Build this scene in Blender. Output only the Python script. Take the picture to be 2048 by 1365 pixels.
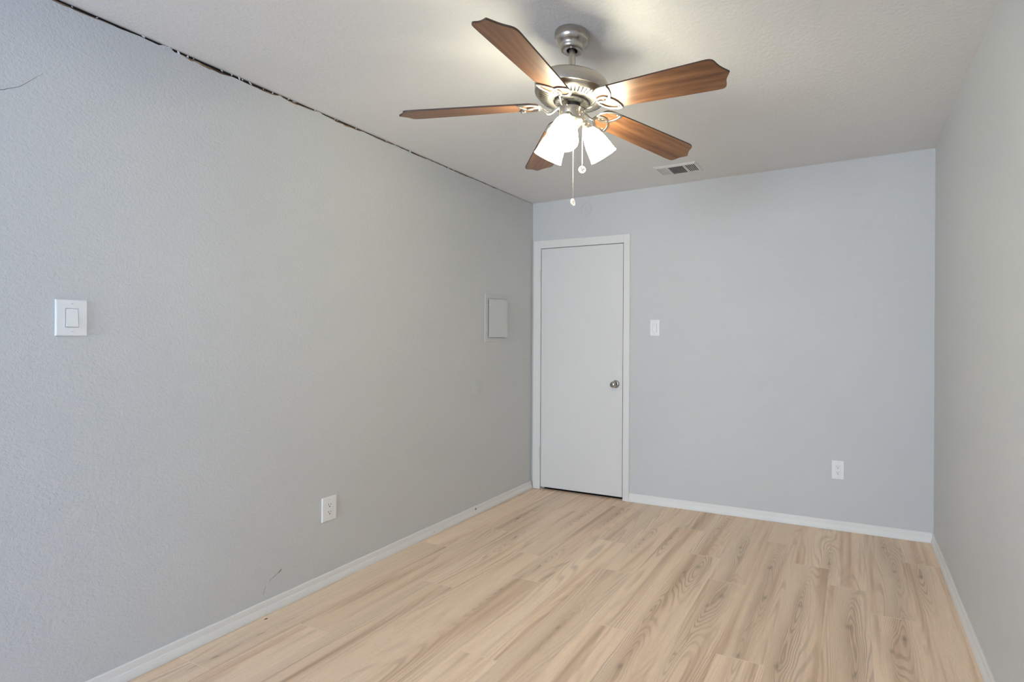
import bpy, bmesh, math, random
from mathutils import Vector, Matrix

random.seed(11)
D = bpy.data
for o in list(D.objects):
    D.objects.remove(o)
SC = bpy.context.scene
COL = SC.collection
rad = math.radians

# ------------------------------------------------------------------ camera
W_ROOM, Y_FRONT, H0, DZ, SKEW = 3.0227, -7.8, 2.44, 0.0675, 0.011915
def zc(x): return H0 + DZ * x / W_ROOM            # the ceiling climbs a little to the right
def xl(y): return -SKEW * y                        # the left wall closes in a little towards the front

yaw, roll, FPX = 0.3913627, 0.0051327, 1026.8316
cam_d = D.cameras.new('camera')
cam = D.objects.new('camera', cam_d)
COL.objects.link(cam)
fw = Vector((-math.sin(yaw), math.cos(yaw), 0))
rt = Vector((math.cos(yaw), math.sin(yaw), 0))
up = Vector((0, 0, 1))
r2 = rt * math.cos(roll) + up * math.sin(roll)
u2 = -rt * math.sin(roll) + up * math.cos(roll)
M = Matrix.Identity(4)
for i in range(3):
    M[i][0], M[i][1], M[i][2] = r2[i], u2[i], -fw[i]
M.translation = Vector((2.542145, -3.721984, 1.294821))
cam.matrix_world = M
cam_d.sensor_width = 36.0
cam_d.lens = FPX / 2048 * 36.0
cam_d.shift_x = -257.428 / 2048
cam_d.shift_y = -6.658 / 2048
cam_d.clip_start = 0.02
SC.camera = cam

# ------------------------------------------------------------------ light
SC.view_settings.view_transform = 'Standard'
SC.view_settings.look = 'None'
SC.view_settings.gamma = 1.0
SC.view_settings.use_curve_mapping = False
SC.view_settings.exposure = 0.06
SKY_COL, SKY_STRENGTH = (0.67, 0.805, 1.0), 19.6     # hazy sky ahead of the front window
SIDE_TINT = (0.008, 0.115, 0.33)                        # sky tinted deep blue on this side to cool the left wall, same strength
LAMP_COL, SHADE_STRENGTH, BULB_STRENGTH = (1.0, 0.955, 0.72), 45.0, 114.0
WIN = (0.12, 1.95, 0.08, 2.10)                     # window in the front wall: x0, x1, z0, z1
ADDED_WIN = (-5.6, -4.3, 0.80, 2.10)                    # unseen window added in the right wall to cool the left wall: y0, y1, z0, z1
world = D.worlds.new('daylight')
SC.world = world
world.use_nodes = True
bg = world.node_tree.nodes['Background']
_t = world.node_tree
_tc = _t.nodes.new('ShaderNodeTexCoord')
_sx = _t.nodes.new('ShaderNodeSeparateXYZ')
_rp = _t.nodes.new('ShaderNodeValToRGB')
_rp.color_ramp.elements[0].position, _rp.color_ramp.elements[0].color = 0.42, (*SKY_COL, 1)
_rp.color_ramp.elements[1].position, _rp.color_ramp.elements[1].color = 0.66, (*SIDE_TINT, 1)
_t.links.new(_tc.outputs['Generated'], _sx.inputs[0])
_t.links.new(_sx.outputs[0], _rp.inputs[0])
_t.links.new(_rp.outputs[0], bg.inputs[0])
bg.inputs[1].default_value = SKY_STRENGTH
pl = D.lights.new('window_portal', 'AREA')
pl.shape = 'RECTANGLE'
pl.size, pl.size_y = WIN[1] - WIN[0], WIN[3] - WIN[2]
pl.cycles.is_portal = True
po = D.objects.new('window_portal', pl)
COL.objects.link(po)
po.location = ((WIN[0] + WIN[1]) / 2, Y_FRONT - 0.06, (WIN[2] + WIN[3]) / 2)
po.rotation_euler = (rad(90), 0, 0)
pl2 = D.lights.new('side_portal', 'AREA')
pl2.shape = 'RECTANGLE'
pl2.size, pl2.size_y = ADDED_WIN[3] - ADDED_WIN[2], ADDED_WIN[1] - ADDED_WIN[0]
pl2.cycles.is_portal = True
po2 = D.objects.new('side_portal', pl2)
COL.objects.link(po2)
po2.location = (W_ROOM + 0.06, (ADDED_WIN[0] + ADDED_WIN[1]) / 2, (ADDED_WIN[2] + ADDED_WIN[3]) / 2)
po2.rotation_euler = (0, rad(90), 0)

# ------------------------------------------------------------------ helpers
def link(name, bm, mats, parent=None, smooth=False, loc=None):
    me = D.meshes.new(name)
    bm.normal_update()
    bm.to_mesh(me)
    bm.free()
    for m in (mats if isinstance(mats, (list, tuple)) else [mats]):
        me.materials.append(m)
    if smooth:
        for p in me.polygons:
            p.use_smooth = True
        me.set_sharp_from_angle(angle=rad(38))
    o = D.objects.new(name, me)
    COL.objects.link(o)
    if parent:
        o.parent = parent
    if loc:
        o.location = loc
    return o

def tag(o, label=None, cat=None, group=None, kind=None):
    for k, v in (('label', label), ('category', cat), ('group', group), ('kind', kind)):
        if v:
            o[k] = v
    return o

def empty(name, loc=(0, 0, 0), rz=0):
    o = D.objects.new(name, None)
    COL.objects.link(o)
    o.empty_display_size = 0.05
    o.location = loc
    o.rotation_euler = (0, 0, rz)
    return o

def box(bm, x0, x1, y0, y1, z0, z1, mi=0, bev=0):
    vs = [bm.verts.new(p) for p in ((x0, y0, z0), (x1, y0, z0), (x1, y1, z0), (x0, y1, z0),
                                    (x0, y0, z1), (x1, y0, z1), (x1, y1, z1), (x0, y1, z1))]
    fs = []
    for f in ((0, 3, 2, 1), (4, 5, 6, 7), (0, 1, 5, 4), (1, 2, 6, 5), (2, 3, 7, 6), (3, 0, 4, 7)):
        fa = bm.faces.new([vs[i] for i in f])
        fa.material_index = mi
        fs.append(fa)
    if bev:
        es = list({e for f in fs for e in f.edges})
        bmesh.ops.bevel(bm, geom=es, offset=bev, segments=2, profile=0.7, affect='EDGES')

def quad(bm, pts, mi=0):
    f = bm.faces.new([bm.verts.new(p) for p in pts])
    f.material_index = mi
    return f

def loft(bm, loops, cap0=False, cap1=False, mi=0, closed=True):
    """bridge equally long rings of points"""
    rings = [[bm.verts.new(p) for p in l] for l in loops]
    n = len(rings[0])
    for a, b in zip(rings, rings[1:]):
        for i in range(n if closed else n - 1):
            j = (i + 1) % n
            f = bm.faces.new((a[i], a[j], b[j], b[i]))
            f.material_index = mi
    if cap0:
        bm.faces.new(list(reversed(rings[0]))).material_index = mi
    if cap1:
        bm.faces.new(rings[-1]).material_index = mi
    return rings

def rects(bm, steps, cap1=False, cx=0, cz=0, mi=0):
    """stepped rectangle facing -Y; steps are (width, height, depth towards the viewer)"""
    loft(bm, [[(cx - w / 2, -d, cz - h / 2), (cx + w / 2, -d, cz - h / 2),
               (cx + w / 2, -d, cz + h / 2), (cx - w / 2, -d, cz + h / 2)] for w, h, d in steps],
         cap1=cap1, mi=mi)

def lathe(bm, prof, seg=48, mat=None, cap0=False, cap1=False, mi=0):
    """(radius, z) profile turned about Z, optionally moved by a matrix"""
    loops = []
    for r, z in prof:
        l = []
        for i in range(seg):
            a = 2 * math.pi * i / seg
            p = Vector((r * math.cos(a), r * math.sin(a), z))
            l.append(mat @ p if mat else p)
        loops.append(l)
    return loft(bm, loops, cap0, cap1, mi)

def catmull(pts, n=6, closed=False):
    pts = [Vector(p) for p in pts]
    out = []
    m = len(pts)
    for i in range(m if closed else m - 1):
        g = (lambda k: pts[k % m]) if closed else (lambda k: pts[max(0, min(m - 1, k))])
        p0, p1, p2, p3 = g(i - 1), g(i), g(i + 1), g(i + 2)
        for k in range(n):
            t = k / n
            out.append(0.5 * ((2 * p1) + (p2 - p0) * t + (2 * p0 - 5 * p1 + 4 * p2 - p3) * t * t
                              + (3 * p1 - p0 - 3 * p2 + p3) * t ** 3))
    if not closed:
        out.append(pts[-1])
    return out

def tube(bm, pts, ra, rb=None, seg=8, closed=False, upv=(0, 0, 1), mi=0, radii=None):
    """sweep an ellipse (ra sideways, rb along upv) along points"""
    rb = rb or ra
    pts = [Vector(p) for p in pts]
    n = len(pts)
    loops = []
    for i, p in enumerate(pts):
        a = pts[(i - 1) % n] if (closed or i > 0) else p
        b = pts[(i + 1) % n] if (closed or i < n - 1) else p
        t = (b - a).normalized()
        u = Vector(upv)
        s = t.cross(u)
        if s.length < 1e-4:
            s = t.cross(Vector((1, 0, 0)))
        s.normalize()
        u = s.cross(t).normalized()
        k = radii[i] if radii else 1.0
        loops.append([p + s * (ra * k * math.cos(2 * math.pi * j / seg)) + u * (rb * k * math.sin(2 * math.pi * j / seg))
                      for j in range(seg)])
    if closed:
        loops.append(loops[0])
    loft(bm, loops, not closed, not closed, mi)
    if closed:
        bmesh.ops.remove_doubles(bm, verts=bm.verts[:], dist=1e-7)

# ------------------------------------------------------------------ materials
def mat(name):
    m = D.materials.new(name)
    m.use_nodes = True
    nt = m.node_tree
    return m, nt, nt.nodes['Principled BSDF']

def N(nt, typ, **kw):
    n = nt.nodes.new(typ)
    for k, v in kw.items():
        setattr(n, k, v)
    return n

def math_n(nt, op, a, b=None, clamp=False):
    n = N(nt, 'ShaderNodeMath', operation=op, use_clamp=clamp)
    for i, v in enumerate((a, b)):
        if v is None:
            continue
        if isinstance(v, (int, float)):
            n.inputs[i].default_value = v
        else:
            nt.links.new(v, n.inputs[i])
    return n.outputs[0]

def mixc(nt, fac, a, b, blend='MIX'):
    n = N(nt, 'ShaderNodeMix', data_type='RGBA', blend_type=blend)
    for sock, v in ((n.inputs[0], fac), (n.inputs[6], a), (n.inputs[7], b)):
        if isinstance(v, (int, float)):
            sock.default_value = v
        elif isinstance(v, tuple):
            sock.default_value = (*v, 1)
        else:
            nt.links.new(v, sock)
    return n.outputs[2]

def ramp(nt, fac, stops):
    n = N(nt, 'ShaderNodeValToRGB')
    e = n.color_ramp.elements
    while len(e) < len(stops):
        e.new(0.5)
    for el, (p, c) in zip(e, stops):
        el.position = p
        el.color = (*c, 1) if isinstance(c, tuple) else (c, c, c, 1)
    nt.links.new(fac, n.inputs[0])
    return n.outputs[0]

def noise(nt, vec, scale, detail=3, rough=0.5, dist=0.0):
    n = N(nt, 'ShaderNodeTexNoise')
    n.inputs['Scale'].default_value = scale
    n.inputs['Detail'].default_value = detail
    n.inputs['Roughness'].default_value = rough
    n.inputs['Distortion'].default_value = dist
    if vec is not None:
        nt.links.new(vec, n.inputs['Vector'])
    return n.outputs[0]

def mapping(nt, vec, scale=(1, 1, 1), loc=(0, 0, 0)):
    n = N(nt, 'ShaderNodeMapping')
    n.inputs['Scale'].default_value = scale
    n.inputs['Location'].default_value = loc
    nt.links.new(vec, n.inputs['Vector'])
    return n.outputs[0]

def bump(nt, bsdf, h, strength, dist):
    b = N(nt, 'ShaderNodeBump')
    b.inputs['Strength'].default_value = strength
    b.inputs['Distance'].default_value = dist
    nt.links.new(h, b.inputs['Height'])
    nt.links.new(b.outputs[0], bsdf.inputs['Normal'])

def plain(name, col, rough=0.5, metal=0.0, spec=0.5):
    m, nt, b = mat(name)
    b.inputs['Base Color'].default_value = (*col, 1)
    b.inputs['Roughness'].default_value = rough
    b.inputs['Metallic'].default_value = metal
    b.inputs['Specular IOR Level'].default_value = spec
    return m

def paint(name, col, rough, sc, strength, dist, var=0.03):
    m, nt, b = mat(name)
    geo = N(nt, 'ShaderNodeNewGeometry').outputs['Position']
    big = noise(nt, geo, 1.3, 2)
    c = mixc(nt, ramp(nt, big, [(0.3, 0.0), (0.7, 1.0)]), tuple(x * (1 - var) for x in col), tuple(min(1, x * (1 + var)) for x in col))
    nt.links.new(c, b.inputs['Base Color'])
    b.inputs['Roughness'].default_value = rough
    b.inputs['Specular IOR Level'].default_value = 0.35
    n1 = noise(nt, geo, sc, 3, 0.55)
    n2 = noise(nt, geo, sc * 2.7, 2, 0.5)
    h = math_n(nt, 'ADD', n1, math_n(nt, 'MULTIPLY', n2, 0.45))
    bump(nt, b, h, strength, dist)
    return m

WALL_M = paint('grey_orange_peel_paint', (0.635, 0.635, 0.625), 0.55, 95, 0.55, 0.004, 0.015)
CEIL_M = paint('pale_knockdown_paint', (0.78, 0.765, 0.745), 0.8, 62, 0.40, 0.005, 0.012)
TRIM_M = plain('white_semigloss_trim', (0.80, 0.78, 0.745), 0.38)
BASE_M = paint('brushed_white_baseboard', (0.83, 0.81, 0.775), 0.42, 40, 0.05, 0.002, 0.02)
DOOR_M = paint('painted_flush_door', (0.76, 0.745, 0.715), 0.42, 16, 0.05, 0.002, 0.015)
PLATE_M = plain('white_plastic', (0.88, 0.87, 0.855), 0.3)
DARK_M = plain('gap_shade_black', (0.012, 0.010, 0.008), 0.9)  # near-black that puts the shade of gaps and recesses into the colour
SLOT_M = plain('socket_slot_dark', (0.05, 0.045, 0.04), 0.7)
SCREWSLOT_M = plain('screw_slot_grey', (0.30, 0.29, 0.28), 0.6)
CAULK_M = plain('caulk', (0.66, 0.66, 0.65), 0.5)
CHROME_M = plain('chrome', (0.46, 0.44, 0.41), 0.14, 1.0)
STAIN_M = plain('brown_door_edge', (0.20, 0.13, 0.08), 0.8)
CRACK_M = plain('hairline_crack_shadow', (0.16, 0.17, 0.18), 0.9)
SCUFF_M = plain('grey_scuff', (0.20, 0.20, 0.20), 0.8)
VENT_M = plain('white_enamel_register', (0.74, 0.72, 0.69), 0.4)
VENTIN_M = plain('duct_inside', (0.02, 0.018, 0.015), 0.9)
LOUVRE_M = plain('grey_louvre', (0.50, 0.47, 0.43), 0.5)
CHAIN_M = plain('bright_chain', (0.85, 0.80, 0.72), 0.25, 1.0)
FOB_M = plain('white_fob', (0.80, 0.77, 0.74), 0.35)
FOBDARK_M = plain('fob_relief', (0.12, 0.11, 0.10), 0.6)

def paper_mat():
    m, nt, b = mat('torn_board_paper')
    geo = N(nt, 'ShaderNodeNewGeometry').outputs['Position']
    f = noise(nt, mapping(nt, geo, (30, 14, 60)), 1.0, 3, 0.6)
    nt.links.new(ramp(nt, f, [(0.35, (0.10, 0.055, 0.03)), (0.55, (0.32, 0.20, 0.12)), (0.7, (0.46, 0.38, 0.30))]), b.inputs['Base Color'])
    b.inputs['Roughness'].default_value = 0.9
    return m
PAPER_M = paper_mat()

def nickel():
    m, nt, b = mat('brushed_nickel')
    tc = N(nt, 'ShaderNodeTexCoord').outputs['Object']
    n = noise(nt, mapping(nt, tc, (3, 3, 400)), 1.0, 2)
    nt.links.new(ramp(nt, n, [(0.3, 0.27), (0.7, 0.36)]), b.inputs['Roughness'])
    b.inputs['Base Color'].default_value = (0.48, 0.445, 0.40, 1)
    b.inputs['Metallic'].default_value = 1.0
    return m
NICKEL_M = nickel()
IRON_M = plain('satin_nickel_iron', (0.45, 0.425, 0.39), 0.3, 1.0)
FLY_M = plain('dark_flywheel', (0.10, 0.095, 0.09), 0.5, 0.6)

def walnut():
    m, nt, b = mat('walnut_blade')
    tc = N(nt, 'ShaderNodeTexCoord').outputs['Object']
    rnd = N(nt, 'ShaderNodeObjectInfo').outputs['Random']
    cmb = N(nt, 'ShaderNodeCombineXYZ')
    nt.links.new(math_n(nt, 'MULTIPLY', rnd, 13.0), cmb.inputs[0])
    nt.links.new(math_n(nt, 'MULTIPLY', rnd, 7.0), cmb.inputs[1])
    va = N(nt, 'ShaderNodeVectorMath', operation='ADD')
    nt.links.new(tc, va.inputs[0])
    nt.links.new(cmb.outputs[0], va.inputs[1])
    v = va.outputs[0]
    warp = noise(nt, mapping(nt, v, (3.0, 9.0, 1)), 1.0, 2)
    sep = N(nt, 'ShaderNodeSeparateXYZ')
    nt.links.new(v, sep.inputs[0])
    y = math_n(nt, 'ADD', sep.outputs[1], math_n(nt, 'MULTIPLY', warp, 0.10))
    rings = math_n(nt, 'SINE', math_n(nt, 'MULTIPLY', y, 190.0))
    broad = noise(nt, mapping(nt, v, (1.6, 26.0, 1)), 1.0, 3, 0.6)
    fine = noise(nt, mapping(nt, v, (14.0, 260.0, 1)), 1.0, 3, 0.6)
    f = math_n(nt, 'ADD', math_n(nt, 'MULTIPLY', rings, 0.05), math_n(nt, 'ADD', math_n(nt, 'MULTIPLY', broad, 0.75), math_n(nt, 'MULTIPLY', fine, 0.36)))
    c = ramp(nt, f, [(0.30, (0.060, 0.024, 0.011)), (0.48, (0.135, 0.057, 0.025)), (0.64, (0.205, 0.093, 0.040)), (0.85, (0.27, 0.130, 0.058))])
    nt.links.new(c, b.inputs['Base Color'])
    b.inputs['Roughness'].default_value = 0.34
    b.inputs['Specular IOR Level'].default_value = 0.5
    return m
WALNUT_M = walnut()
EDGE_M = plain('dark_blade_edge', (0.06, 0.03, 0.018), 0.5)

def shade_mat():
    m, nt, b = mat('frosted_glass_shade')
    b.inputs['Base Color'].default_value = (0.9, 0.88, 0.84, 1)
    b.inputs['Roughness'].default_value = 0.45
    b.inputs['Emission Color'].default_value = (*LAMP_COL, 1)
    b.inputs['Emission Strength'].default_value = SHADE_STRENGTH
    return m
SHADE_M = shade_mat()
def bulb_mat():
    m, nt, b = mat('lit_bulb')
    b.inputs['Emission Color'].default_value = (*LAMP_COL, 1)
    b.inputs['Emission Strength'].default_value = BULB_STRENGTH
    return m
BULB_M = bulb_mat()

def glass():
    m, nt, b = mat('window_glass')
    out = nt.nodes['Material Output']
    tr = N(nt, 'ShaderNodeBsdfTransparent')
    gl = N(nt, 'ShaderNodeBsdfGlossy')
    gl.inputs['Roughness'].default_value = 0.02
    fr = N(nt, 'ShaderNodeFresnel')
    fr.inputs[0].default_value = 1.45
    mx = N(nt, 'ShaderNodeMixShader')
    nt.links.new(fr.outputs[0], mx.inputs[0])
    nt.links.new(tr.outputs[0], mx.inputs[1])
    nt.links.new(gl.outputs[0], mx.inputs[2])
    nt.links.new(mx.outputs[0], out.inputs[0])
    return m
GLASS_M = glass()

# knots of the plank floor: x, y, size
KNOTS = [(1.31, -.674, .9), (1.467, -.584, .8), (1.744, -.915, 1.2), (1.692, -1.006, .8), (1.71, -.295, .7), (1.907, -.55, .9),
         (1.941, -1.185, 1.3), (1.898, -1.302, .9), (2.12, -.767, 1.0), (2.149, -1.115, 1.0), (2.722, -.204, .9), (2.771, -.543, 1.0),
         (2.887, -.556, 1.1), (2.311, -1.13, .9), (2.526, -1.233, 1.1), (2.755, -1.235, 1.3), (2.705, -1.357, .9), (2.424, -.576, 1.0),
         (2.563, -1.586, .9), (1.661, -1.447, .6), (2.109, -1.635, .9), (1.874, -1.722, .7), (2.273, -1.642, 1.2), (.342, -.67, .8),
         (.54, -.955, .8), (.733, -.452, .8), (.906, -1.256, .8), (.952, -.305, .8), (1.33, -1.745, .9), (1.703, -1.882, 1.1),
         (.888, -1.559, .8), (.173, -2.462, .7)]

def floor_mat():
    m, nt, b = mat('oak_vinyl_planks')
    L = nt.links
    geo = N(nt, 'ShaderNodeNewGeometry').outputs['Position']
    at = N(nt, 'ShaderNodeAttribute', attribute_name='plank')     # r: random, g: metres across, b: metres to nearest end
    sp = N(nt, 'ShaderNodeSeparateColor')
    L.new(at.outputs['Color'], sp.inputs[0])
    rnd, across, endd = sp.outputs
    off = N(nt, 'ShaderNodeCombineXYZ')
    L.new(math_n(nt, 'MULTIPLY', rnd, 17.0), off.inputs[0])
    L.new(math_n(nt, 'MULTIPLY', rnd, 9.0), off.inputs[1])
    va = N(nt, 'ShaderNodeVectorMath', operation='ADD')
    L.new(geo, va.inputs[0])
    L.new(off.outputs[0], va.inputs[1])
    v = va.outputs[0]
    # knot node group
    g = D.node_groups.new('knot', 'ShaderNodeTree')
    for nm, io, t in (('Pos', 'INPUT', 'NodeSocketVector'), ('Centre', 'INPUT', 'NodeSocketVector'), ('Size', 'INPUT', 'NodeSocketFloat'),
                      ('Bump', 'INPUT', 'NodeSocketFloat'), ('Core', 'INPUT', 'NodeSocketFloat'), ('BumpOut', 'OUTPUT', 'NodeSocketFloat'), ('CoreOut', 'OUTPUT', 'NodeSocketFloat')):
        g.interface.new_socket(nm, in_out=io, socket_type=t)
    gi, go = g.nodes.new('NodeGroupInput'), g.nodes.new('NodeGroupOutput')
    sb = N(g, 'ShaderNodeVectorMath', operation='SUBTRACT')
    g.links.new(gi.outputs[0], sb.inputs[0])
    g.links.new(gi.outputs[1], sb.inputs[1])
    def gauss(scale):
        mu = N(g, 'ShaderNodeVectorMath', operation='MULTIPLY')
        mu.inputs[1].default_value = scale
        g.links.new(sb.outputs[0], mu.inputs[0])
        le = N(g, 'ShaderNodeVectorMath', operation='LENGTH')
        g.links.new(mu.outputs[0], le.inputs[0])
        d = math_n(g, 'DIVIDE', le.outputs['Value'], gi.outputs[2])
        return math_n(g, 'POWER', 2.71828, math_n(g, 'MULTIPLY', math_n(g, 'MULTIPLY', d, d), -1.0))
    g.links.new(math_n(g, 'ADD', gi.outputs[3], math_n(g, 'MULTIPLY', gauss((1 / .034, 1 / .30, 0)), gi.outputs[2])), go.inputs[0])
    g.links.new(math_n(g, 'ADD', gi.outputs[4], gauss((1 / .0095, 1 / .019, 0))), go.inputs[1])
    wob = noise(nt, mapping(nt, geo, (7, 4, 1)), 1.0, 1)
    wv = N(nt, 'ShaderNodeVectorMath', operation='ADD')
    wc = N(nt, 'ShaderNodeCombineXYZ')
    L.new(math_n(nt, 'MULTIPLY', math_n(nt, 'SUBTRACT', wob, 0.5), 0.04), wc.inputs[0])
    L.new(geo, wv.inputs[0])
    L.new(wc.outputs[0], wv.inputs[1])
    bumpo = coreo = None
    for kx, ky, s in KNOTS:
        k = N(nt, 'ShaderNodeGroup', node_tree=g)
        L.new(wv.outputs[0], k.inputs[0])
        k.inputs[1].default_value = (kx, ky, 0)
        k.inputs[2].default_value = s
        if bumpo is not None:
            L.new(bumpo, k.inputs[3])
            L.new(coreo, k.inputs[4])
        bumpo, coreo = k.outputs
    # growth rings: across-plank coordinate bent by slow noise and by the knots
    slow = noise(nt, mapping(nt, v, (4.0, 0.55, 1)), 1.0, 1.5, 0.45)
    fld = math_n(nt, 'ADD', math_n(nt, 'MULTIPLY', slow, 0.34), math_n(nt, 'MULTIPLY', bumpo, 0.085))
    fld = math_n(nt, 'ADD', fld, math_n(nt, 'MULTIPLY', across, 0.55))
    ring = math_n(nt, 'SINE', math_n(nt, 'MULTIPLY', fld, 430.0))
    ring = ramp(nt, math_n(nt, 'MULTIPLY_ADD', ring, 0.5), [(0.0, 0.0), (1.0, 1.0)]) if False else math_n(nt, 'ADD', math_n(nt, 'MULTIPLY', ring, 0.5), 0.5)
    ring = ramp(nt, ring, [(0.45, 0.0), (0.95, 1.0)])
    patch = ramp(nt, noise(nt, mapping(nt, v, (9.0, 0.9, 1)), 1.0, 2), [(0.46, 0.08), (0.66, 0.75)])
    patch = math_n(nt, 'ADD', patch, math_n(nt, 'MULTIPLY', bumpo, 0.5), clamp=True)
    ringm = math_n(nt, 'MULTIPLY', ring, patch)
    fine = noise(nt, mapping(nt, v, (330.0, 9.0, 1)), 1.0, 3, 0.6)
    pore = ramp(nt, noise(nt, mapping(nt, v, (520.0, 40.0, 1)), 1.0, 2, 0.5), [(0.56, 0.0), (0.70, 1.0)])
    band = noise(nt, mapping(nt, v, (13.0, 0.55, 1)), 1.0, 2, 0.5, 0.4)
    base = ramp(nt, band, [(0.30, (0.72, 0.50, 0.34)), (0.46, (0.94, 0.715, 0.52)), (0.70, (0.97, 0.77, 0.58))])
    base = mixc(nt, math_n(nt, 'MULTIPLY', math_n(nt, 'SUBTRACT', fine, 0.38), 0.65, clamp=True), base, (0.52, 0.345, 0.225))
    base = mixc(nt, math_n(nt, 'MULTIPLY', pore, 0.22), base, (0.40, 0.265, 0.175))
    base = mixc(nt, math_n(nt, 'MULTIPLY', ringm, 0.48), base, (0.36, 0.235, 0.15))
    dk = ramp(nt, noise(nt, mapping(nt, v, (15.0, 0.55, 1), (3, 5, 0)), 1.0, 3, 0.6), [(0.55, 0.0), (0.76, 0.62)])
    base = mixc(nt, dk, base, (0.40, 0.26, 0.165))
    base = mixc(nt, math_n(nt, 'MULTIPLY', bumpo, 0.24, clamp=True), base, (0.38, 0.25, 0.16))
    base = mixc(nt, math_n(nt, 'MULTIPLY', coreo, 0.42, clamp=True), base, (0.13, 0.085, 0.055))
    tone = math_n(nt, 'ADD', math_n(nt, 'MULTIPLY', rnd, 0.14), 0.93)
    tc = N(nt, 'ShaderNodeCombineColor')
    for i in range(3):
        L.new(tone, tc.inputs[i])
    base = mixc(nt, 1.0, base, tc.outputs[0], 'MULTIPLY')
    endl = math_n(nt, 'LESS_THAN', endd, 0.0022)
    edg = math_n(nt, 'LESS_THAN', math_n(nt, 'MINIMUM', across, math_n(nt, 'SUBTRACT', 0.198, across)), 0.0009)
    base = mixc(nt, math_n(nt, 'MULTIPLY', endl, 0.75), base, (0.90, 0.72, 0.56))
    base = mixc(nt, math_n(nt, 'MULTIPLY', edg, 0.35), base, (0.90, 0.72, 0.56))
    L.new(base, b.inputs['Base Color'])
    b.inputs['Roughness'].default_value = 0.48
    b.inputs['Specular IOR Level'].default_value = 0.4
    bump(nt, b, math_n(nt, 'SUBTRACT', 1.0, math_n(nt, 'MULTIPLY', pore, 0.6)), 0.06, 0.001)
    return m
FLOOR_M = floor_mat()

# ------------------------------------------------------------------ floor
def build_floor():
    bm = bmesh.new()
    lay = bm.loops.layers.float_color.new('plank')
    joints = {0: -1.25, 1: -.90, 2: -1.64, 3: -1.141, 4: -1.42, 5: -2.045, 6: -1.14, 7: -1.65, 8: -.755, 9: -1.027,
              10: -1.656, 11: -.652, 12: -.846, 13: -1.07, 14: -.387}
    PL = 1.27
    for r in range(-1, 15):
        x0 = max(0.050 + 0.198 * r, 0.0)
        x1 = min(0.050 + 0.198 * (r + 1), W_ROOM)
        j = joints.get(r, -.5)
        ks = [j + PL * k for k in range(-6, 4)]
        for a, c in zip(ks, ks[1:]):
            y0, y1 = max(a, Y_FRONT), min(c, 0.030 if x0 < 0.85 else 0.0)
            if y1 - y0 < 1e-4:
                continue
            q = random.random()
            # split along the length so the distance-to-end runs up and down again
            mid = (a + c) / 2
            cuts = sorted({y0, y1, *[t for t in (a + .01, c - .01, mid) if y0 < t < y1]})
            for s, t in zip(cuts, cuts[1:]):
                f = bm.faces.new([bm.verts.new(p) for p in ((x0, s, 0), (x1, s, 0), (x1, t, 0), (x0, t, 0))])
                for lp in f.loops:
                    x, y, _ = lp.vert.co
                    lp[lay] = (q, x - (0.050 + 0.198 * r), min(y - a, c - y), 1)
    return tag(link('floor', bm, FLOOR_M), 'light oak plank floor with knots and pale end joints', 'floor', kind='structure')
build_floor()

# ------------------------------------------------------------------ ceiling and walls
bm = bmesh.new()
x0, x1, y0, y1 = -0.12, W_ROOM + 0.1, Y_FRONT - 0.12, 0.12
loft(bm, [[(x0, y0, zc(x0)), (x1, y0, zc(x1)), (x1, y1, zc(x1)), (x0, y1, zc(x0))],
          [(x0, y0, 2.66), (x1, y0, 2.66), (x1, y1, 2.66), (x0, y1, 2.66)]], True, True)
bmesh.ops.recalc_face_normals(bm, faces=bm.faces[:])
tag(link('ceiling', bm, CEIL_M), 'pale textured ceiling the fan hangs from', 'ceiling', kind='structure')

# left wall: its top stops short of the ceiling, leaving a ragged open crack
def vnoise(t, seed=0):
    i = math.floor(t)
    f = t - i
    h = lambda k: (math.sin((k + seed * 57.3) * 127.1) * 43758.5453) % 1.0
    s = f * f * (3 - 2 * f)
    return h(i) * (1 - s) + h(i + 1) * s
def gap(y):
    d = -y
    g = 0.0024 + 0.0041 * d
    g *= 0.55 + 0.55 * vnoise(y * 9, 1) + 0.35 * vnoise(y * 37, 2)
    if vnoise(y * 16, 5) > 0.86:
        g *= 0.35
    return max(0.0012, g)
ys = [0.0 - 0.0125 * i for i in range(int(-Y_FRONT / 0.0125) + 1)]
bm = bmesh.new()
front_low = [Vector((xl(y), y, 0)) for y in ys]
front_top = [Vector((xl(y), y, zc(0) + DZ * xl(y) / W_ROOM - gap(y))) for y in ys]
ledge = [p + Vector((-0.035, 0, 0.0)) for p in front_top]
low_back = [p + Vector((-0.10, 0, 0)) for p in front_low]
loft(bm, [low_back, front_low, front_top], closed=False)
loft(bm, [front_top, ledge], closed=False, mi=1)  # ledge coloured black for the shade inside the crack
bmesh.ops.recalc_face_normals(bm, faces=bm.faces[:])
wall_left = tag(link('wall_left', bm, [WALL_M, DARK_M]), 'grey textured wall on the left with an open crack along its top', 'wall', kind='structure')
bm = bmesh.new()
loft(bm, [[(xl(y) - .007, y, 2.38) for y in ys], [(xl(y) - .007, y, 2.46) for y in ys]], closed=False)
link('gap_dark_strip', bm, DARK_M, wall_left)  # black strip just behind the crack, painting its depth dark
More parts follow.
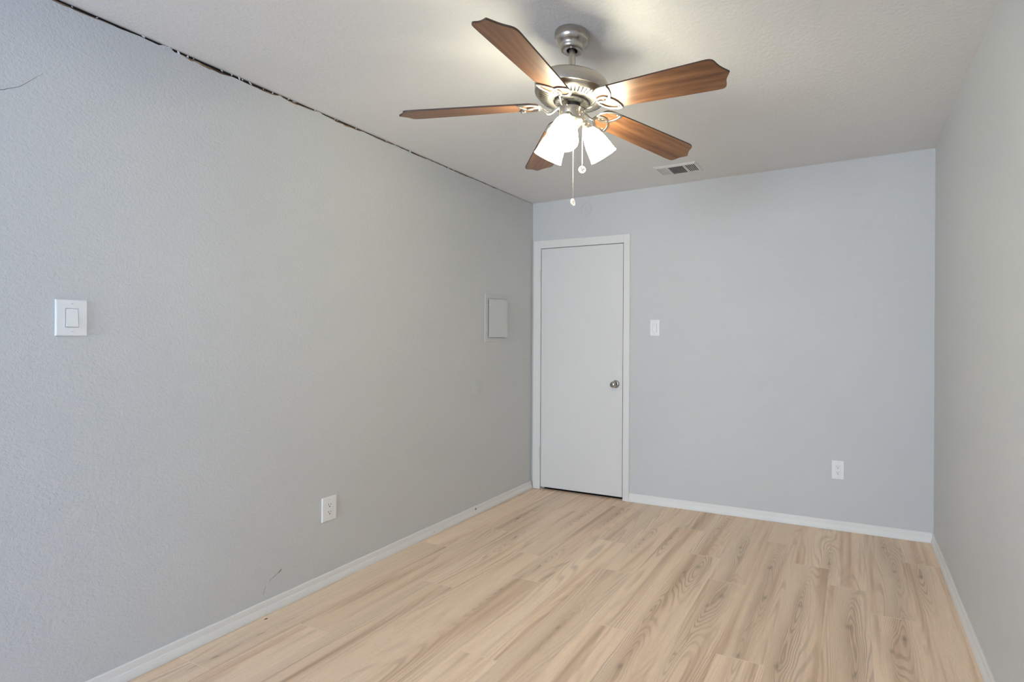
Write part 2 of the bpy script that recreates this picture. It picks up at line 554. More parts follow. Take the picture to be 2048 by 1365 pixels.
def paper_runs():
    bm = bmesh.new()
    for a, c, hh in ((-3.6, -2.66, .006), (-2.52, -2.33, .009), (-2.28, -1.93, .006), (-1.90, -1.66, .007), (-1.62, -1.46, .008),
                     (-1.35, -1.05, .005), (-.98, -.80, .004), (-.72, -.45, .003)):
        n = max(4, int((c - a) / 0.0125))
        tp, bt = [], []
        for i in range(n + 1):
            y = a + (c - a) * i / n
            e = min(1, 5 * min(i, n - i) / n)
            zt = zc(xl(y)) - gap(y)
            tp.append((xl(y) + 0.0012, y, zt + 0.0006))
            bt.append((xl(y) + 0.0006, y, zt - .8 * hh * e * (0.45 + 0.7 * vnoise(y * 60, 3))))
        loft(bm, [bt, tp, [(x - 0.02, y, z) for x, y, z in tp]], closed=False)
    return bm
tag(link('torn_board_edge', paper_runs(), PAPER_M, wall_left), label='torn brown board paper along the crack')
bm = bmesh.new()
for i in range(46):
    y = -0.35 - 3.1 * random.random()
    h = gap(y)
    s = 0.0022 + 0.003 * random.random()
    zt = zc(xl(y)) - h
    m_ = Matrix.Translation((xl(y) - 0.002, y, zt + h * random.uniform(.3, .8))) @ Matrix.Rotation(random.random() * 3, 4, 'X') @ Matrix.Diagonal((.8, random.uniform(1, 2.6), random.uniform(.5, 1), 1))
    bmesh.ops.create_icosphere(bm, subdivisions=1, radius=s, matrix=m_)
tag(link('plaster_crumbs', bm, CEIL_M, wall_left, True), label='pale plaster flakes in the crack', kind='stuff')
# hairline crack, top left, and black scuff low down: marks on the wall
bm = bmesh.new()
pts = [(-3.06, 2.052), (-2.992, 2.073), (-2.977, 2.083), (-2.954, 2.099), (-2.939, 2.116), (-2.928, 2.131), (-2.917, 2.145), (-2.912, 2.153), (-2.899, 2.168)]
P = [Vector((xl(y) + 0.0002, y, z)) for y, z in pts]
tube(bm, catmull(P, 3), 0.0010, 0.0005, 6, upv=(1, 0, 0), radii=[1 - .75 * i / (3 * (len(P) - 1)) for i in range(3 * (len(P) - 1) + 1)])
link('hairline_crack', bm, CRACK_M, wall_left)
bm = bmesh.new()
pts = [(-2.105, .181), (-2.118, .171), (-2.134, .162), (-2.152, .153), (-2.166, .143)]
tube(bm, catmull([Vector((xl(y) + .0002, y, z)) for y, z in pts], 4), 0.0016, 0.0005, 6, upv=(1, 0, 0),
     radii=[.3, .8, 1.6, 1.9, 1.5, 1.0, .7, .6, .9, .8, .6, .5, .5, .5, .4, .3, .2])
pts = [(-2.178, .13), (-2.186, .112), (-2.189, .095)]
tube(bm, catmull([Vector((xl(y) + .0002, y, z)) for y, z in pts], 4), 0.0007, 0.0004, 6, upv=(1, 0, 0))
link('scuff_mark', bm, SCUFF_M, wall_left)

# back wall with the door opening
DX0, DX1, DZ1 = 0.086, 0.8620, 2.050
zt = 2.52
bm = bmesh.new()
box(bm, -0.12, DX0, 0, 0.10, -0.03, zt)
box(bm, DX1, W_ROOM + 0.1, 0, 0.10, -0.03, zt)
box(bm, DX0, DX1, 0, 0.10, DZ1, zt)
box(bm, DX0 - .05, DX1 + .05, 0.16, 0.18, -0.02, DZ1 + .05, 1)  # black boxes behind and under the door paint its gap dark
box(bm, DX0, DX1, 0.0, 0.10, -0.03, -0.002, 1)
box(bm, DX0 - .05, DX1 + .05, 0.10, 0.16, -0.03, -0.002, 1)
box(bm, DX0 - .05, DX0 - .02, 0.10, 0.16, -0.02, DZ1 + .05, 1)
box(bm, DX1 + .02, DX1 + .05, 0.10, 0.16, -0.02, DZ1 + .05, 1)
box(bm, DX0 - .05, DX1 + .05, 0.10, 0.16, DZ1 + .02, DZ1 + .05, 1)
wall_back = tag(link('wall_back', bm, [WALL_M, DARK_M]), 'grey textured wall at the far end with a white door', 'wall', kind='structure')
bm = bmesh.new()
a0, a1, b0, b1 = ADDED_WIN
for y0_, y1_, z0_, z1_ in ((a1, 0, 0, 2.56), (Y_FRONT, a0, 0, 2.56), (a0, a1, 0, b0), (a0, a1, b1, 2.56)):
    box(bm, W_ROOM, W_ROOM + 0.1, y0_, y1_, z0_, z1_)
tag(link('wall_right', bm, WALL_M), 'grey textured wall along the right edge', 'wall', kind='structure')
bm = bmesh.new()
wx0, wx1, wz0, wz1 = WIN
for a in ((-0.12, wx0, 0, 2.56), (wx1, W_ROOM + .1, 0, 2.56), (wx0, wx1, 0, wz0), (wx0, wx1, wz1, 2.56)):
    box(bm, a[0], a[1], Y_FRONT - .10, Y_FRONT, a[2], a[3])
tag(link('wall_front', bm, WALL_M), 'grey wall behind the camera with a window', 'wall', kind='structure')
bm = bmesh.new()
fy0, fy1, fr = Y_FRONT - .08, Y_FRONT - .03, .045
box(bm, wx0, wx0 + fr, fy0, fy1, wz0, wz1)
box(bm, wx1 - fr, wx1, fy0, fy1, wz0, wz1)
box(bm, wx0 + fr, wx1 - fr, fy0, fy1, wz0, wz0 + fr)
box(bm, wx0 + fr, wx1 - fr, fy0, fy1, wz1 - fr, wz1)
box(bm, (wx0 + wx1) / 2 - .02, (wx0 + wx1) / 2 + .02, fy0, fy1, wz0 + fr, wz1 - fr)
win = tag(link('window_1', bm, TRIM_M), 'tall white two-light window in the wall behind the camera', 'window', kind='structure')
for k in range(2):
    a = wx0 + fr if k == 0 else (wx0 + wx1) / 2 + .02
    c = (wx0 + wx1) / 2 - .02 if k == 0 else wx1 - fr
    bm = bmesh.new()
    box(bm, a, c, Y_FRONT - .057, Y_FRONT - .053, wz0 + fr, wz1 - fr)
    link('pane', bm, GLASS_M, win)

bm = bmesh.new()
q0, q1, fr = W_ROOM + .03, W_ROOM + .08, .045
box(bm, q0, q1, a0, a0 + fr, b0, b1)
box(bm, q0, q1, a1 - fr, a1, b0, b1)
box(bm, q0, q1, a0 + fr, a1 - fr, b0, b0 + fr)
box(bm, q0, q1, a0 + fr, a1 - fr, b1 - fr, b1)
win_added = tag(link('added_window', bm, TRIM_M), 'unseen white window added in the right wall for blue light', 'window', kind='structure')
bm = bmesh.new()
box(bm, W_ROOM + .053, W_ROOM + .057, a0 + fr, a1 - fr, b0 + fr, b1 - fr)
link('pane', bm, GLASS_M, win_added)

# caulk beads
def bead(name, a, c, r, label, wob=0.35):
    a, c = Vector(a), Vector(c)
    n = int((c - a).length / 0.03)
    bm = bmesh.new()
    tube(bm, [a.lerp(c, i / n) for i in range(n + 1)], r, None, 6, radii=[1 - wob * vnoise(i * .8, 4) - wob * vnoise(i * .13, 8) for i in range(n + 1)])
    return tag(link(name, bm, CAULK_M, None, True), label, 'caulk', kind='structure')
bead('trim_1', (0.02, -0.0005, zc(0.02) - .001), (W_ROOM - .004, -0.0005, zc(W_ROOM) - .001), 0.0042, 'pale caulk bead where the far wall meets the ceiling')
bead('trim_2', (W_ROOM - .0005, -.0005, .07), (W_ROOM - .0005, -.0005, zc(W_ROOM) - .004), 0.003, 'pale caulk bead in the right far corner', .45)
bead('trim_3', (0.0005, -.0005, .07), (0.0005, -.0005, zc(0) - .006), 0.003, 'pale caulk bead in the left far corner', .45)

# baseboards: flat face with a thicker, upward-sloping foot
BP = [(0, .0648), (.0055, .0648), (.0075, .0625), (.0082, .058), (.0088, .037), (.0112, .0325), (.0150, .018), (.0160, .010), (.0160, .001), (.0, .0)]
def baseboard(name, a, c, nrm, label, m0=0, m1=0):
    a, c, nrm = Vector(a), Vector(c), Vector(nrm)
    t = (c - a).normalized()
    n = max(2, int((c - a).length / 0.05))
    loops = []
    for i in range(n + 1):
        p = a.lerp(c, i / n)
        wv = 0.0009 * (vnoise(i * .55, 7) - .5) * (0 if i in (0, n) else 1)
        loops.append([p + nrm * d + t * ((m0 * d if i == 0 else 0) - (m1 * d if i == n else 0)) + Vector((0, 0, z + (wv if z > .05 else 0))) for d, z in BP])
    bm = bmesh.new()
    loft(bm, loops, True, True)
    bmesh.ops.recalc_face_normals(bm, faces=bm.faces[:])
    return tag(link(name, bm, BASE_M), label, 'baseboard', kind='structure')
bb_left = baseboard('baseboard_left', (xl(Y_FRONT), Y_FRONT, 0), (xl(-.013), -.013, 0), (1, 0, 0), 'white baseboard along the left wall')
baseboard('baseboard_back', (0.9165, 0, 0), (W_ROOM, 0, 0), (0, -1, 0), 'white baseboard along the far wall right of the door', 0, 1)
baseboard('baseboard_right', (W_ROOM, 0, 0), (W_ROOM, Y_FRONT, 0), (-1, 0, 0), 'white baseboard along the right wall', 1, 0)
bm = bmesh.new()
lathe(bm, [(0.0072, 0), (0.0072, .0012), (0.0052, .0014), (0.0050, .0006)], 20, Matrix.Translation((xl(-.729) + .0086, -.729, .043)) @ Matrix.Rotation(rad(90), 4, 'Y'), cap1=True)
tag(link('screw_head', bm, plain('dull_screw', (.30, .27, .22), .5, .7), bb_left, True), label='dull round screw in the baseboard')
bm = bmesh.new()
bmesh.ops.create_icosphere(bm, subdivisions=1, radius=.0028, matrix=Matrix.Translation((xl(-1.14) + .0135, -1.14, .022)))
link('nail_head', bm, SLOT_M, bb_left, True)

# ------------------------------------------------------------------ door
bm = bmesh.new()
SX0, SX1, SZ0, SZ1 = 0.0895, 0.8515, 0.022, 2.0455
box(bm, SX0, SX1, 0.001, 0.036, SZ0, SZ1, 0, 0.0015)
door = tag(link('door_1', bm, DOOR_M), 'plain white flush door in the left of the far wall', 'door', kind='structure')
bm = bmesh.new()
def casing_piece(x0, x1, z0, z1):
    box(bm, x0, x1, -0.013, -0.0002, z0, z1, 0, 0.0014)
casing_piece(0.0195, 0.0875, 0.004, 2.1135)
casing_piece(0.8615, 0.9145, 0.0, 2.1135)
casing_piece(0.0878, 0.8612, 2.0492, 2.1135)
box(bm, 0.9148, 0.9175, -0.006, -0.0002, 0.0, 2.109)
link('door_casing', bm, TRIM_M, door)
bm = bmesh.new()
box(bm, DX0 - .012, DX0 + .0005, 0.0, .1, 0, DZ1)
box(bm, DX1 - .0008, DX1 + .012, 0.0, .1, 0, DZ1)
box(bm, DX0, DX1, 0.0, .1, DZ1 - .0008, DZ1 + .012)
box(bm, DX0, DX0 + .012, .037, .075, 0, DZ1)
box(bm, DX1 - .012, DX1, .037, .075, 0, DZ1)
box(bm, DX0, DX1, .037, .075, DZ1 - .012, DZ1)
for f in bm.faces:
    f.material_index = 1 if f.calc_center_median().x > .8 else 0
link('door_jamb', bm, [TRIM_M, STAIN_M], door)
for hz in (1.817, .319):
    bm = bmesh.new()
    lathe(bm, [(.0055, -.045), (.0055, .045)], 12, Matrix.Translation((.0815, -.0165, hz)), True, True)
    lathe(bm, [(.001, -.052), (.0045, -.049), (.0062, -.045), (.0062, -.043)], 12, Matrix.Translation((.0815, -.0165, hz)))
    box(bm, .070, .0855, -.0150, -.0128, hz - .044, hz + .044)
    link('hinge', bm, TRIM_M, door, True)
KX, KZ = 0.793, 0.922
RY = Matrix.Translation((KX, 0.0, KZ)) @ Matrix.Rotation(rad(90), 4, 'X')      # +Z of the lathe points to -Y
bm = bmesh.new()
lathe(bm, [(.0315, 0), (.0315, .003), (.029, .008), (.024, .011), (.0135, .012), (.0115, .014), (.0110, .032), (.015, .036), (.0215, .042),
           (.0245, .050), (.0245, .058), (.0220, .066), (.0170, .070), (.0105, .0705), (.0100, .0665)], 32, RY, cap1=True)
knob = link('door_knob', bm, CHROME_M, door, True)
tag(knob, label='round chrome knob with keyhole')
bm = bmesh.new()
lathe(bm, [(.0095, .0666), (.0095, .0685), (.007, .069)], 20, RY, cap1=True)
box(bm, KX - .0009, KX + .0009, -.0695, -.0688, KZ - .0045, KZ + .0045, 1)
link('key_cylinder', bm, [CHROME_M, DARK_M], knob, True)

# ------------------------------------------------------------------ switches and outlets
LEFT_RZ = rad(90) + math.atan(SKEW)
def on_left(name, y, z):
    return empty(name, (xl(y) + 0.0003, y, z), LEFT_RZ)
def on_back(name, x, z):
    return empty(name, (x, -0.0003, z), 0)
PLW, PLH = 0.0795, 0.1255
def plate_bm(hw, hh):
    bm = bmesh.new()
    rects(bm, [(PLW, PLH, 0), (PLW, PLH, .0035), (PLW - .0022, PLH - .0022, .0056), (PLW - .006, PLH - .006, .0066), (hw, hh, .0070), (hw, hh, .002)])
    return bm
def screw(parent, z):
    bm = bmesh.new()
    lathe(bm, [(.0032, 0), (.0032, .0008), (.0022, .0013)], 14, Matrix.Translation((0, -.0068, z)) @ Matrix.Rotation(rad(90), 4, 'X'), cap1=True)
    box(bm, -.0026, .0026, -.0084, -.0081, z - .0004, z + .0004, 1)
    link('screw', bm, [PLATE_M, SCREWSLOT_M], parent, True)
def rocker_switch(o):
    link('wall_plate', plate_bm(.0345, .0675), PLATE_M, o)
    bm = bmesh.new()
    rects(bm, [(.0341, .0671, .0), (.0341, .0671, .0062), (.0325, .0655, .0066), (.0308, .0640, .0052), (.0308, .064, .002)], cap1=True)
    link('switch_frame', bm, PLATE_M, o)
    bm = bmesh.new()      # paddle, pressed in at the top and standing out at the bottom
    w, h = .0148, .0312
    f = [(-w, -.0115, -h), (w, -.0115, -h), (w, -.0078, 0), (w, -.0060, h), (-w, -.0060, h), (-w, -.0078, 0)]
    k = [(x, -.003, z) for x, y, z in f]
    loft(bm, [k, f])
    quad(bm, [f[0], f[1], f[2], f[5]])
    quad(bm, [f[5], f[2], f[3], f[4]])
    bmesh.ops.remove_doubles(bm, verts=bm.verts[:], dist=1e-6)
    bmesh.ops.recalc_face_normals(bm, faces=bm.faces[:])
    link('rocker', bm, PLATE_M, o)
    screw(o, .0485)
    screw(o, -.0485)
def outlet(o):
    link('wall_plate', plate_bm(.0345, .0675), PLATE_M, o)
    bm = bmesh.new()
    rects(bm, [(.0338, .0668, .0), (.0338, .0668, .0068), (.0322, .0652, .0076), (.0322, .0652, .0076)], cap1=True)
    rec = link('receptacle', bm, PLATE_M, o)
    for s in (1, -1):
        zc_ = s * .0190
        for xx, w, h in ((-.0064, .0022, .0082), (.0064, .0020, .0068)):
            bm = bmesh.new()
            box(bm, xx - w / 2, xx + w / 2, -.0081, -.0076, zc_ + .004 - h / 2, zc_ + .004 + h / 2)
            link('slot', bm, SLOT_M, rec)
        bm = bmesh.new()
        lathe(bm, [(.0029, 0), (.0029, .0005)], 14, Matrix.Translation((0, -.0076, zc_ - .0075)) @ Matrix.Rotation(rad(90), 4, 'X'), cap1=True)
        link('ground_hole', bm, SLOT_M, rec)
    screw(o, .0485)
    screw(o, -.0485)
o = tag(on_left('light_switch', -2.829, 1.3535), 'white rocker light switch alone on the left wall near the room front', 'light switch', 'white rocker light switches')
rocker_switch(o)
o = tag(on_back('light_switch', 1.1265, 1.3715), 'white rocker light switch on the far wall beside the door', 'light switch', 'white rocker light switches')
rocker_switch(o)
o = tag(on_left('power_outlet', -1.867, .396), 'white duplex outlet low on the left wall above its baseboard', 'outlet', 'white duplex outlets')
outlet(o)
o = tag(on_back('power_outlet', 2.455, .4075), 'white duplex outlet low on the far wall near the right corner', 'outlet', 'white duplex outlets')
outlet(o)

# ------------------------------------------------------------------ breaker panel, blank covers
o = tag(on_left('breaker_panel', -.494, 1.4375), 'small breaker panel painted wall grey with door ajar, on left wall', 'breaker panel')
bm = bmesh.new()
rects(bm, [(.273, .360, 0), (.273, .360, .0035), (.269, .356, .005), (.206, .297, .005), (.206, .297, .0005)], cap1=True)
link('flange', bm, WALL_M, o)
for z in (.11, -.11):
    bm = bmesh.new()
    lathe(bm, [(.004, 0), (.004, .001), (.0028, .0018)], 14, Matrix.Translation((-.119, -.005, z)) @ Matrix.Rotation(rad(90), 4, 'X'), cap1=True)
    link('screw', bm, LOUVRE_M, o, True)
bm = bmesh.new()
rects(bm, [(.201, .292, 0), (.201, .292, .0022), (.198, .289, .003)], cap1=True, cx=.1005)
f = bm.faces.new([bm.verts.new(p) for p in ((0, 0, -.146), (0, 0, .146), (.201, 0, .146), (.201, 0, -.146))])
pd = link('panel_door', bm, WALL_M, o, loc=(-.0955, -.0062, 0))
pd.rotation_euler = (0, 0, rad(-5.5))
bm = bmesh.new()
box(bm, .176, .2035, -.0065, -.003, -.017, .011, 0, .001)
box(bm, .181, .199, -.0075, -.0066, -.010, -.007, 1)
box(bm, .181, .199, -.0075, -.0066, .001, .003, 1)
link('latch', bm, [WALL_M, LOUVRE_M], pd)
bm = bmesh.new()
lathe(bm, [(.0625, 0), (.0625, .0016), (.0612, .0021), (.0, .0022)], 48, Matrix.Rotation(rad(90), 4, 'X'))
o = link('blank_cover', bm, WALL_M, None, True, loc=(xl(-.708) + .0003, -.708, .930))
o.rotation_euler = (0, 0, LEFT_RZ)
tag(o, 'wall-grey round blank cover disc on the left wall below the breaker panel', 'cover plate', 'round blank covers')
bm = bmesh.new()
lathe(bm, [(.052, 0), (.052, .003), (.049, .0055), (.0455, .0058), (.0445, .0035), (.043, .0035), (.042, .0056), (.0, .006)], 48, Matrix.Rotation(rad(90), 4, 'X'))
o = link('blank_cover', bm, WALL_M, None, True, loc=(.520, -.0003, 2.348))
tag(o, 'wall-grey round blank cover high on far wall above the door', 'cover plate', 'round blank covers')
bm = bmesh.new()
for k in (-1, 0, 1):
    box(bm, k * .014 - .002, k * .014 + .002, -.0068, -.0055, -.026, .026, 0, .0006)
link('raised_rib', bm, WALL_M, o)

# ------------------------------------------------------------------ ceiling register
vx, vy = 1.4175, -.322
o = tag(empty('air_vent', (vx, vy, zc(vx) - .0004)), 'white metal air register on the ceiling behind the fan', 'air vent')
o.rotation_euler = (0, -math.atan(DZ / W_ROOM), 0)
VW, VD = .300, .205
def vrects(bm, steps, cap1=False):
    loft(bm, [[(-w / 2, -h / 2, -d), (-w / 2, h / 2, -d), (w / 2, h / 2, -d), (w / 2, -h / 2, -d)] for w, h, d in steps], cap1=cap1)
bm = bmesh.new()
vrects(bm, [(VW, VD, 0), (VW, VD, .003), (VW - .03, VD - .03, .009), (.268, .150, .009), (.268, .150, .0)])
link('flange', bm, VENT_M, o)
bm = bmesh.new()
box(bm, -.134, .134, -.075, .075, -.0008, -.0002)
link('duct_opening', bm, VENTIN_M, o)
for xx in (-.062, .056):
    bm = bmesh.new()
    box(bm, xx - .006, xx + .006, -.075, .075, -.0095, -.003)
    link('divider', bm, VENT_M, o)
def slat(name, m, cx, cy, ln, along_y, ang, w=.012):
    bm = bmesh.new()
    box(bm, -ln / 2, ln / 2, -w / 2, w / 2, -.0006, .0006)
    s = link(name, bm, m, o, loc=(cx, cy, -.0060))
    s.rotation_euler = (ang, 0, rad(90) if along_y else 0)
    return s
for k in range(7):
    slat('louvre', VENT_M, -.128 + k * .0098, 0, .150, True, rad(12), .0108)
for k in range(9):
    slat('louvre', LOUVRE_M, -.003, -.067 + k * .0168, .106, False, rad(28), .0165)
for k in range(6):
    slat('louvre', VENT_M, .0665 + k * .0130, 0, .150, True, rad(8), .0058)

bm = bmesh.new()
bmesh.ops.create_icosphere(bm, subdivisions=2, radius=1, matrix=Matrix.Translation((.0725, -2.205, .0016)) @ Matrix.Rotation(rad(75), 4, 'Z') @ Matrix.Diagonal((.0072, .0030, .0016, 1)))
tag(link('bark_chip', bm, plain('brown_chip', (.07, .03, .015), .7), None, True), 'tiny dark brown chip lying on the floor beside the left baseboard', 'debris')

# ------------------------------------------------------------------ ceiling fan
FX, FY = 1.53, -1.983
FZ = zc(FX)
fan = tag(empty('ceiling_fan', (FX, FY, FZ)), 'five-blade walnut and brushed nickel ceiling fan with three lit lamps', 'ceiling fan')
L = lambda prof: [(r, z - FZ) for r, z in prof]
bm = bmesh.new()
lathe(bm, L([(.058, FZ - .0003), (.0655, FZ - .002), (.0675, 2.468), (.0678, 2.4535), (.0655, 2.4515), (.0655, 2.447), (.062, 2.438), (.0545, 2.4305), (.0485, 2.4265),
             (.0462, 2.421), (.0462, 2.4150), (.0445, 2.409), (.040, 2.4055), (.036, 2.405), (.0355, 2.406), (.023, 2.406), (.0215, 2.407), (.0215, 2.43)]), 64)
link('canopy', bm, NICKEL_M, fan, True)
bm = bmesh.new()
lathe(bm, L([(.0003, 2.4300), (.0212, 2.4300)]), 32)  # black disc painting the shaded inside of the canopy
lathe(bm, L([(.0132, 2.422), (.018, 2.424), (.0205, 2.4298)]), 32)
link('hanger_ball', bm, DARK_M, fan, True)
bm = bmesh.new()
lathe(bm, L([(.0130, 2.428), (.0130, 2.2880), (.0175, 2.2878), (.0175, 2.283)]), 32)
link('downrod', bm, NICKEL_M, fan, True)
# motor: a drum with a vented bowl below
bm = bmesh.new()
SEG = 150
prof = L([(.0176, 2.2870), (.060, 2.2885), (.115, 2.2870), (.134, 2.2840), (.1405, 2.2785), (.1415, 2.273), (.1415, 2.2385), (.1405, 2.2345), (.1385, 2.2330),
          (.1365, 2.2318), (.1340, 2.2270), (.128, 2.2200), (.1215, 2.2150), (.095, 2.2085), (.088, 2.2075), (.076, 2.2060), (.071, 2.2070), (.069, 2.2150)])
rings = [[bm.verts.new((r * math.cos(2 * math.pi * i / SEG), r * math.sin(2 * math.pi * i / SEG), z)) for i in range(SEG)] for r, z in prof]
for k, (a, c) in enumerate(zip(rings, rings[1:])):
    for i in range(SEG):
        if k == 12 and i % 3 == 1:
            continue                       # open cooling slot
        j = (i + 1) % SEG
        bm.faces.new((a[j], a[i], c[i], c[j]))
motor = link('motor_housing', bm, NICKEL_M, fan, True)
bm = bmesh.new()
lathe(bm, L([(.126, 2.2240), (.118, 2.2200), (.090, 2.2150), (.060, 2.216), (.002, 2.216)]), 64)
link('motor_core', bm, FLY_M, motor, True)
bm = bmesh.new()
lathe(bm, L([(.040, 2.2155), (.066, 2.2135), (.066, 2.2010), (.063, 2.1975), (.050, 2.1960), (.034, 2.1955), (.032, 2.178)]), 48)
for k in range(20):
    a = 2 * math.pi * k / 20
    m_ = Matrix.Rotation(a, 4, 'Z') @ Matrix.Translation((.058, 0, 2.1962 - FZ)) @ Matrix.Diagonal((.0035, .0035, .002, 1))
    bmesh.ops.create_icosphere(bm, subdivisions=1, radius=1, matrix=m_)
link('flywheel', bm, FLY_M, fan, True)
# switch housing and lamp holder
bm = bmesh.new()
lathe(bm, L([(.020, 2.1800), (.046, 2.1805), (.0482, 2.1790), (.0482, 2.1430), (.0472, 2.1410), (.0472, 2.1395), (.0485, 2.1385), (.0485, 2.1355), (.046, 2.1310), (.037, 2.122),
             (.027, 2.112), (.0225, 2.104), (.020, 2.096), (.0135, 2.090), (.0085, 2.0885), (.0075, 2.083), (.0045, 2.0795), (.0, 2.079)]), 48)
sw = link('switch_housing', bm, NICKEL_M, fan, True)
for a in (-20, 35, 100, 160, 220, 280):
    bm = bmesh.new()
    bmesh.ops.create_icosphere(bm, subdivisions=2, radius=.0035, matrix=Matrix.Translation((.0478 * math.cos(rad(a)), .0478 * math.sin(rad(a)), 2.1465 - FZ)))
    link('screw', bm, CHAIN_M, sw, True)

# blades
HX, HY, HUBZ = 0, 0, 2.199 - FZ
half = [(.128, .022), (.131, .036), (.140, .0475), (.155, .0545), (.175, .0575), (.30, .0625), (.45, .0672), (.575, .0705), (.593, .0705), (.604, .0690), (.612, .0650),
        (.6165, .0590), (.6190, .0520), (.6215, .0430), (.6255, .0330), (.6315, .0230), (.6390, .0130), (.6450, .0055), (.6485, .0)]
outline = [(x, y) for x, y in half] + [(x, -y) for x, y in reversed(half[:-1])]
def blade_bm():
    bm = bmesh.new()
    lo = [bm.verts.new((x, y, -.0030)) for x, y in outline]
    hi = [bm.verts.new((x, y, .0030)) for x, y in outline]
    bm.faces.new(list(reversed(lo)))
    bm.faces.new(hi)
    n = len(lo)
    for i in range(n):
        j = (i + 1) % n
        f = bm.faces.new((lo[i], lo[j], hi[j], hi[i]))
        f.material_index = 1
    return bm
def iron_bm():
    bm = bmesh.new()
    arm = catmull([(.048, 0, -.0075), (.058, 0, -.0100), (.070, 0, -.0185), (.084, 0, -.0265), (.098, 0, -.0255), (.110, 0, -.0150), (.121, 0, -.0075), (.128, 0, -.0062)], 5)
    n = len(arm)
    tube(bm, arm, .0062, .0042, 10, upv=(0, 1, 0.001), radii=[1.35 - .55 * math.sin(math.pi * i / (n - 1)) for i in range(n)])
    for s in (1, -1):
        leaf = [(.118, .000), (.122, .022), (.137, .043), (.158, .0560), (.180, .0605), (.199, .0600)]
        back = [(.199, .0600), (.198, .0400), (.190, .0180), (.175, .0000), (.156, -.0110), (.138, -.0105), (.126, -.0040)]
        zz = -.0062
        a = catmull([(x, s * y, zz) for x, y in leaf], 6)
        c = catmull([(x, s * y, zz) for x, y in back], 6)
        pts = a + c[1:]
        tube(bm, pts, .0053, .0034, 8, closed=True)
    for x, y in ((.150, .0), (.187, .052), (.187, -.052)):
        bmesh.ops.create_uvsphere(bm, u_segments=10, v_segments=6, radius=.0050, matrix=Matrix.Translation((x, y, -.0045)) @ Matrix.Diagonal((1, 1, .5, 1)))
    return bm
tips = [2.1588, 2.1555, 2.1365, 2.1279, 2.1412]
blade = link('blade', blade_bm(), [WALNUT_M, EDGE_M], fan)
iron = link('blade_iron', iron_bm(), IRON_M, blade, True)
tag(iron, label='bright nickel bracket of two crossing leaf loops')
for k in range(5):
    b_, i_ = (blade, iron) if k == 0 else (blade.copy(), iron.copy())
    if k:
        COL.objects.link(b_)
        COL.objects.link(i_)
        i_.parent = b_
    droop = math.asin((2.199 - tips[k]) / .645)
    b_.matrix_local = (Matrix.Translation((0, 0, HUBZ)) @ Matrix.Rotation(rad(-8.4 + 72 * k), 4, 'Z') @ Matrix.Rotation(droop, 4, 'Y') @ Matrix.Rotation(rad(-13), 4, 'X'))

# lamps
sprof = [(.0195, 0), (.0215, .002), (.0275, .010), (.0345, .022), (.0410, .040), (.0465, .060), (.0505, .082), (.0532, .102), (.0555, .113), (.0580, .1185)]
def shade_bm():
    bm = bmesh.new()
    inner = [(r - .003, z + (.0012 if i == 0 else 0)) for i, (r, z) in enumerate(sprof)]
    lathe(bm, sprof + list(reversed(inner)), 48)
    return bm
def socket_bm():
    bm = bmesh.new()
    lathe(bm, [(.0, -.034), (.011, -.034), (.0125, -.031), (.0125, -.020), (.0175, -.015), (.0200, -.010), (.0222, .000), (.0222, .006), (.0212, .007), (.0208, .0055)], 32)
    for k in range(3):
        a = 2 * math.pi * k / 3 + .5
        bmesh.ops.create_icosphere(bm, subdivisions=1, radius=.0035, matrix=Matrix.Translation((.0245 * math.cos(a), .0245 * math.sin(a), .002)))
    return bm
def bulb_bm():
    bm = bmesh.new()
    lathe(bm, [(.011, .004), (.012, .018), (.016, .030), (.0235, .045), (.0260, .060), (.0235, .074), (.015, .083), (.0, .086)], 24)
    return bm
sh = link('lamp_shade', shade_bm(), SHADE_M, fan, True)
so = link('lamp_socket', socket_bm(), NICKEL_M, sh, True)
bu = link('light_bulb', bulb_bm(), BULB_M, sh, True)
tag(sh, label='glowing white bell-shaped glass shade')
TH = rad(34)
for k, az in enumerate((46, 166, -74)):
    s_, c_, b_ = (sh, so, bu) if k == 0 else (sh.copy(), so.copy(), bu.copy())
    if k:
        for q in (s_, c_, b_):
            COL.objects.link(q)
        c_.parent = s_
        b_.parent = s_
    a = rad(az)
    # lathe +Z runs from neck to mouth: outward and down
    s_.matrix_local = (Matrix.Rotation(a, 4, 'Z') @ Matrix.Translation((.066, 0, 2.115 - FZ)) @ Matrix.Rotation(math.pi - TH, 4, 'Y'))

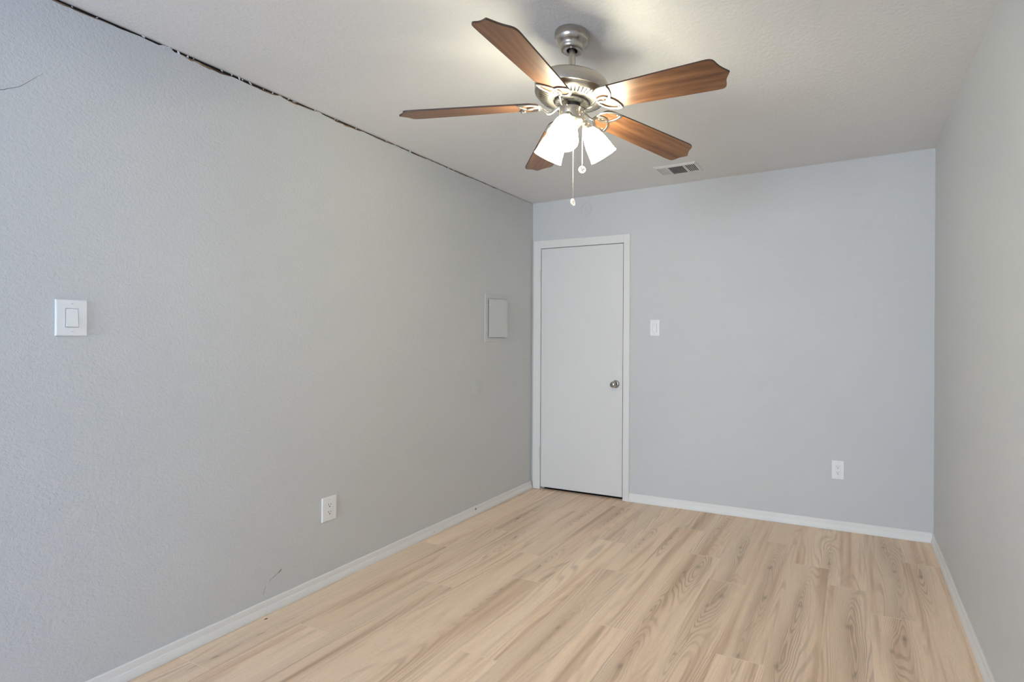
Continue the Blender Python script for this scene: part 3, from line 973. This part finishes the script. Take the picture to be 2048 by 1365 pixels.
# pull chains with fobs
def chain_bm(x, y, z0, z1, out):
    bm = bmesh.new()
    tube(bm, [(x - out.x * .006, y - out.y * .006, z0), (x, y, z0), (x + out.x * .001, y + out.y * .001, z0 - .004)], .0018, None, 8)
    n = int((z0 - z1) / .0016)
    tube(bm, [(x, y, z0 - .003 - (z0 - .003 - z1) * i / n) for i in range(n + 1)], 0.0010, None, 6, upv=(1, 0, 0), radii=[1.0 if i % 2 else .55 for i in range(n + 1)])
    return bm
def fob_bm(kind):
    bm = bmesh.new()
    lathe(bm, [(.0, -.003), (.0125, -.003), (.0142, -.0018), (.0142, .0018), (.0125, .003), (.0110, .003), (.0108, .0018), (.0, .0018)], 32)
    if kind == 'fan':
        lathe(bm, [(.0026, .0018), (.0026, .0028), (.0, .003)], 14)
        for k in range(4):
            a = rad(20 + 90 * k)
            bmesh.ops.create_cube(bm, size=1, matrix=Matrix.Rotation(a, 4, 'Z') @ Matrix.Translation((.0063, 0, .0021)) @ Matrix.Rotation(.35, 4, 'X') @ Matrix.Diagonal((.0070, .0040, .0012, 1)))
    else:
        tube(bm, [(.0045 * math.cos(t / 16 * 2 * math.pi), .002 + .0045 * math.sin(t / 16 * 2 * math.pi), .0021) for t in range(16)], .0010, None, 6, closed=True)
        bmesh.ops.create_cube(bm, size=1, matrix=Matrix.Translation((0, -.0050, .0021)) @ Matrix.Diagonal((.0036, .0042, .0010, 1)))
    return bm
def pull(az, r, z0, zf, kind, facing):
    a = rad(az)
    x, y = r * math.cos(a), r * math.sin(a)
    c = link('pull_chain', chain_bm(x, y, z0 - FZ, zf + .0135 - FZ, Vector((math.cos(a), math.sin(a), 0))), CHAIN_M, fan, True)
    bm = fob_bm(kind)
    nf = len(bm.faces)
    f = link('fob', bm, [FOB_M, FOBDARK_M], c, True, loc=(x, y, zf - FZ))
    first = 32 * 7
    for i, p in enumerate(f.data.polygons):
        if i >= first:
            p.material_index = 1
    f.rotation_euler = (rad(90), 0, rad(facing) + rad(90))
    tag(f, label='white round fob with %s' % ('a small fan symbol' if kind == 'fan' else 'a small lamp symbol'))
pull(-6, .0505, 2.162, 1.938, 'fan', -62)
pull(113, .0505, 2.162, 1.832, 'lamp', -2)
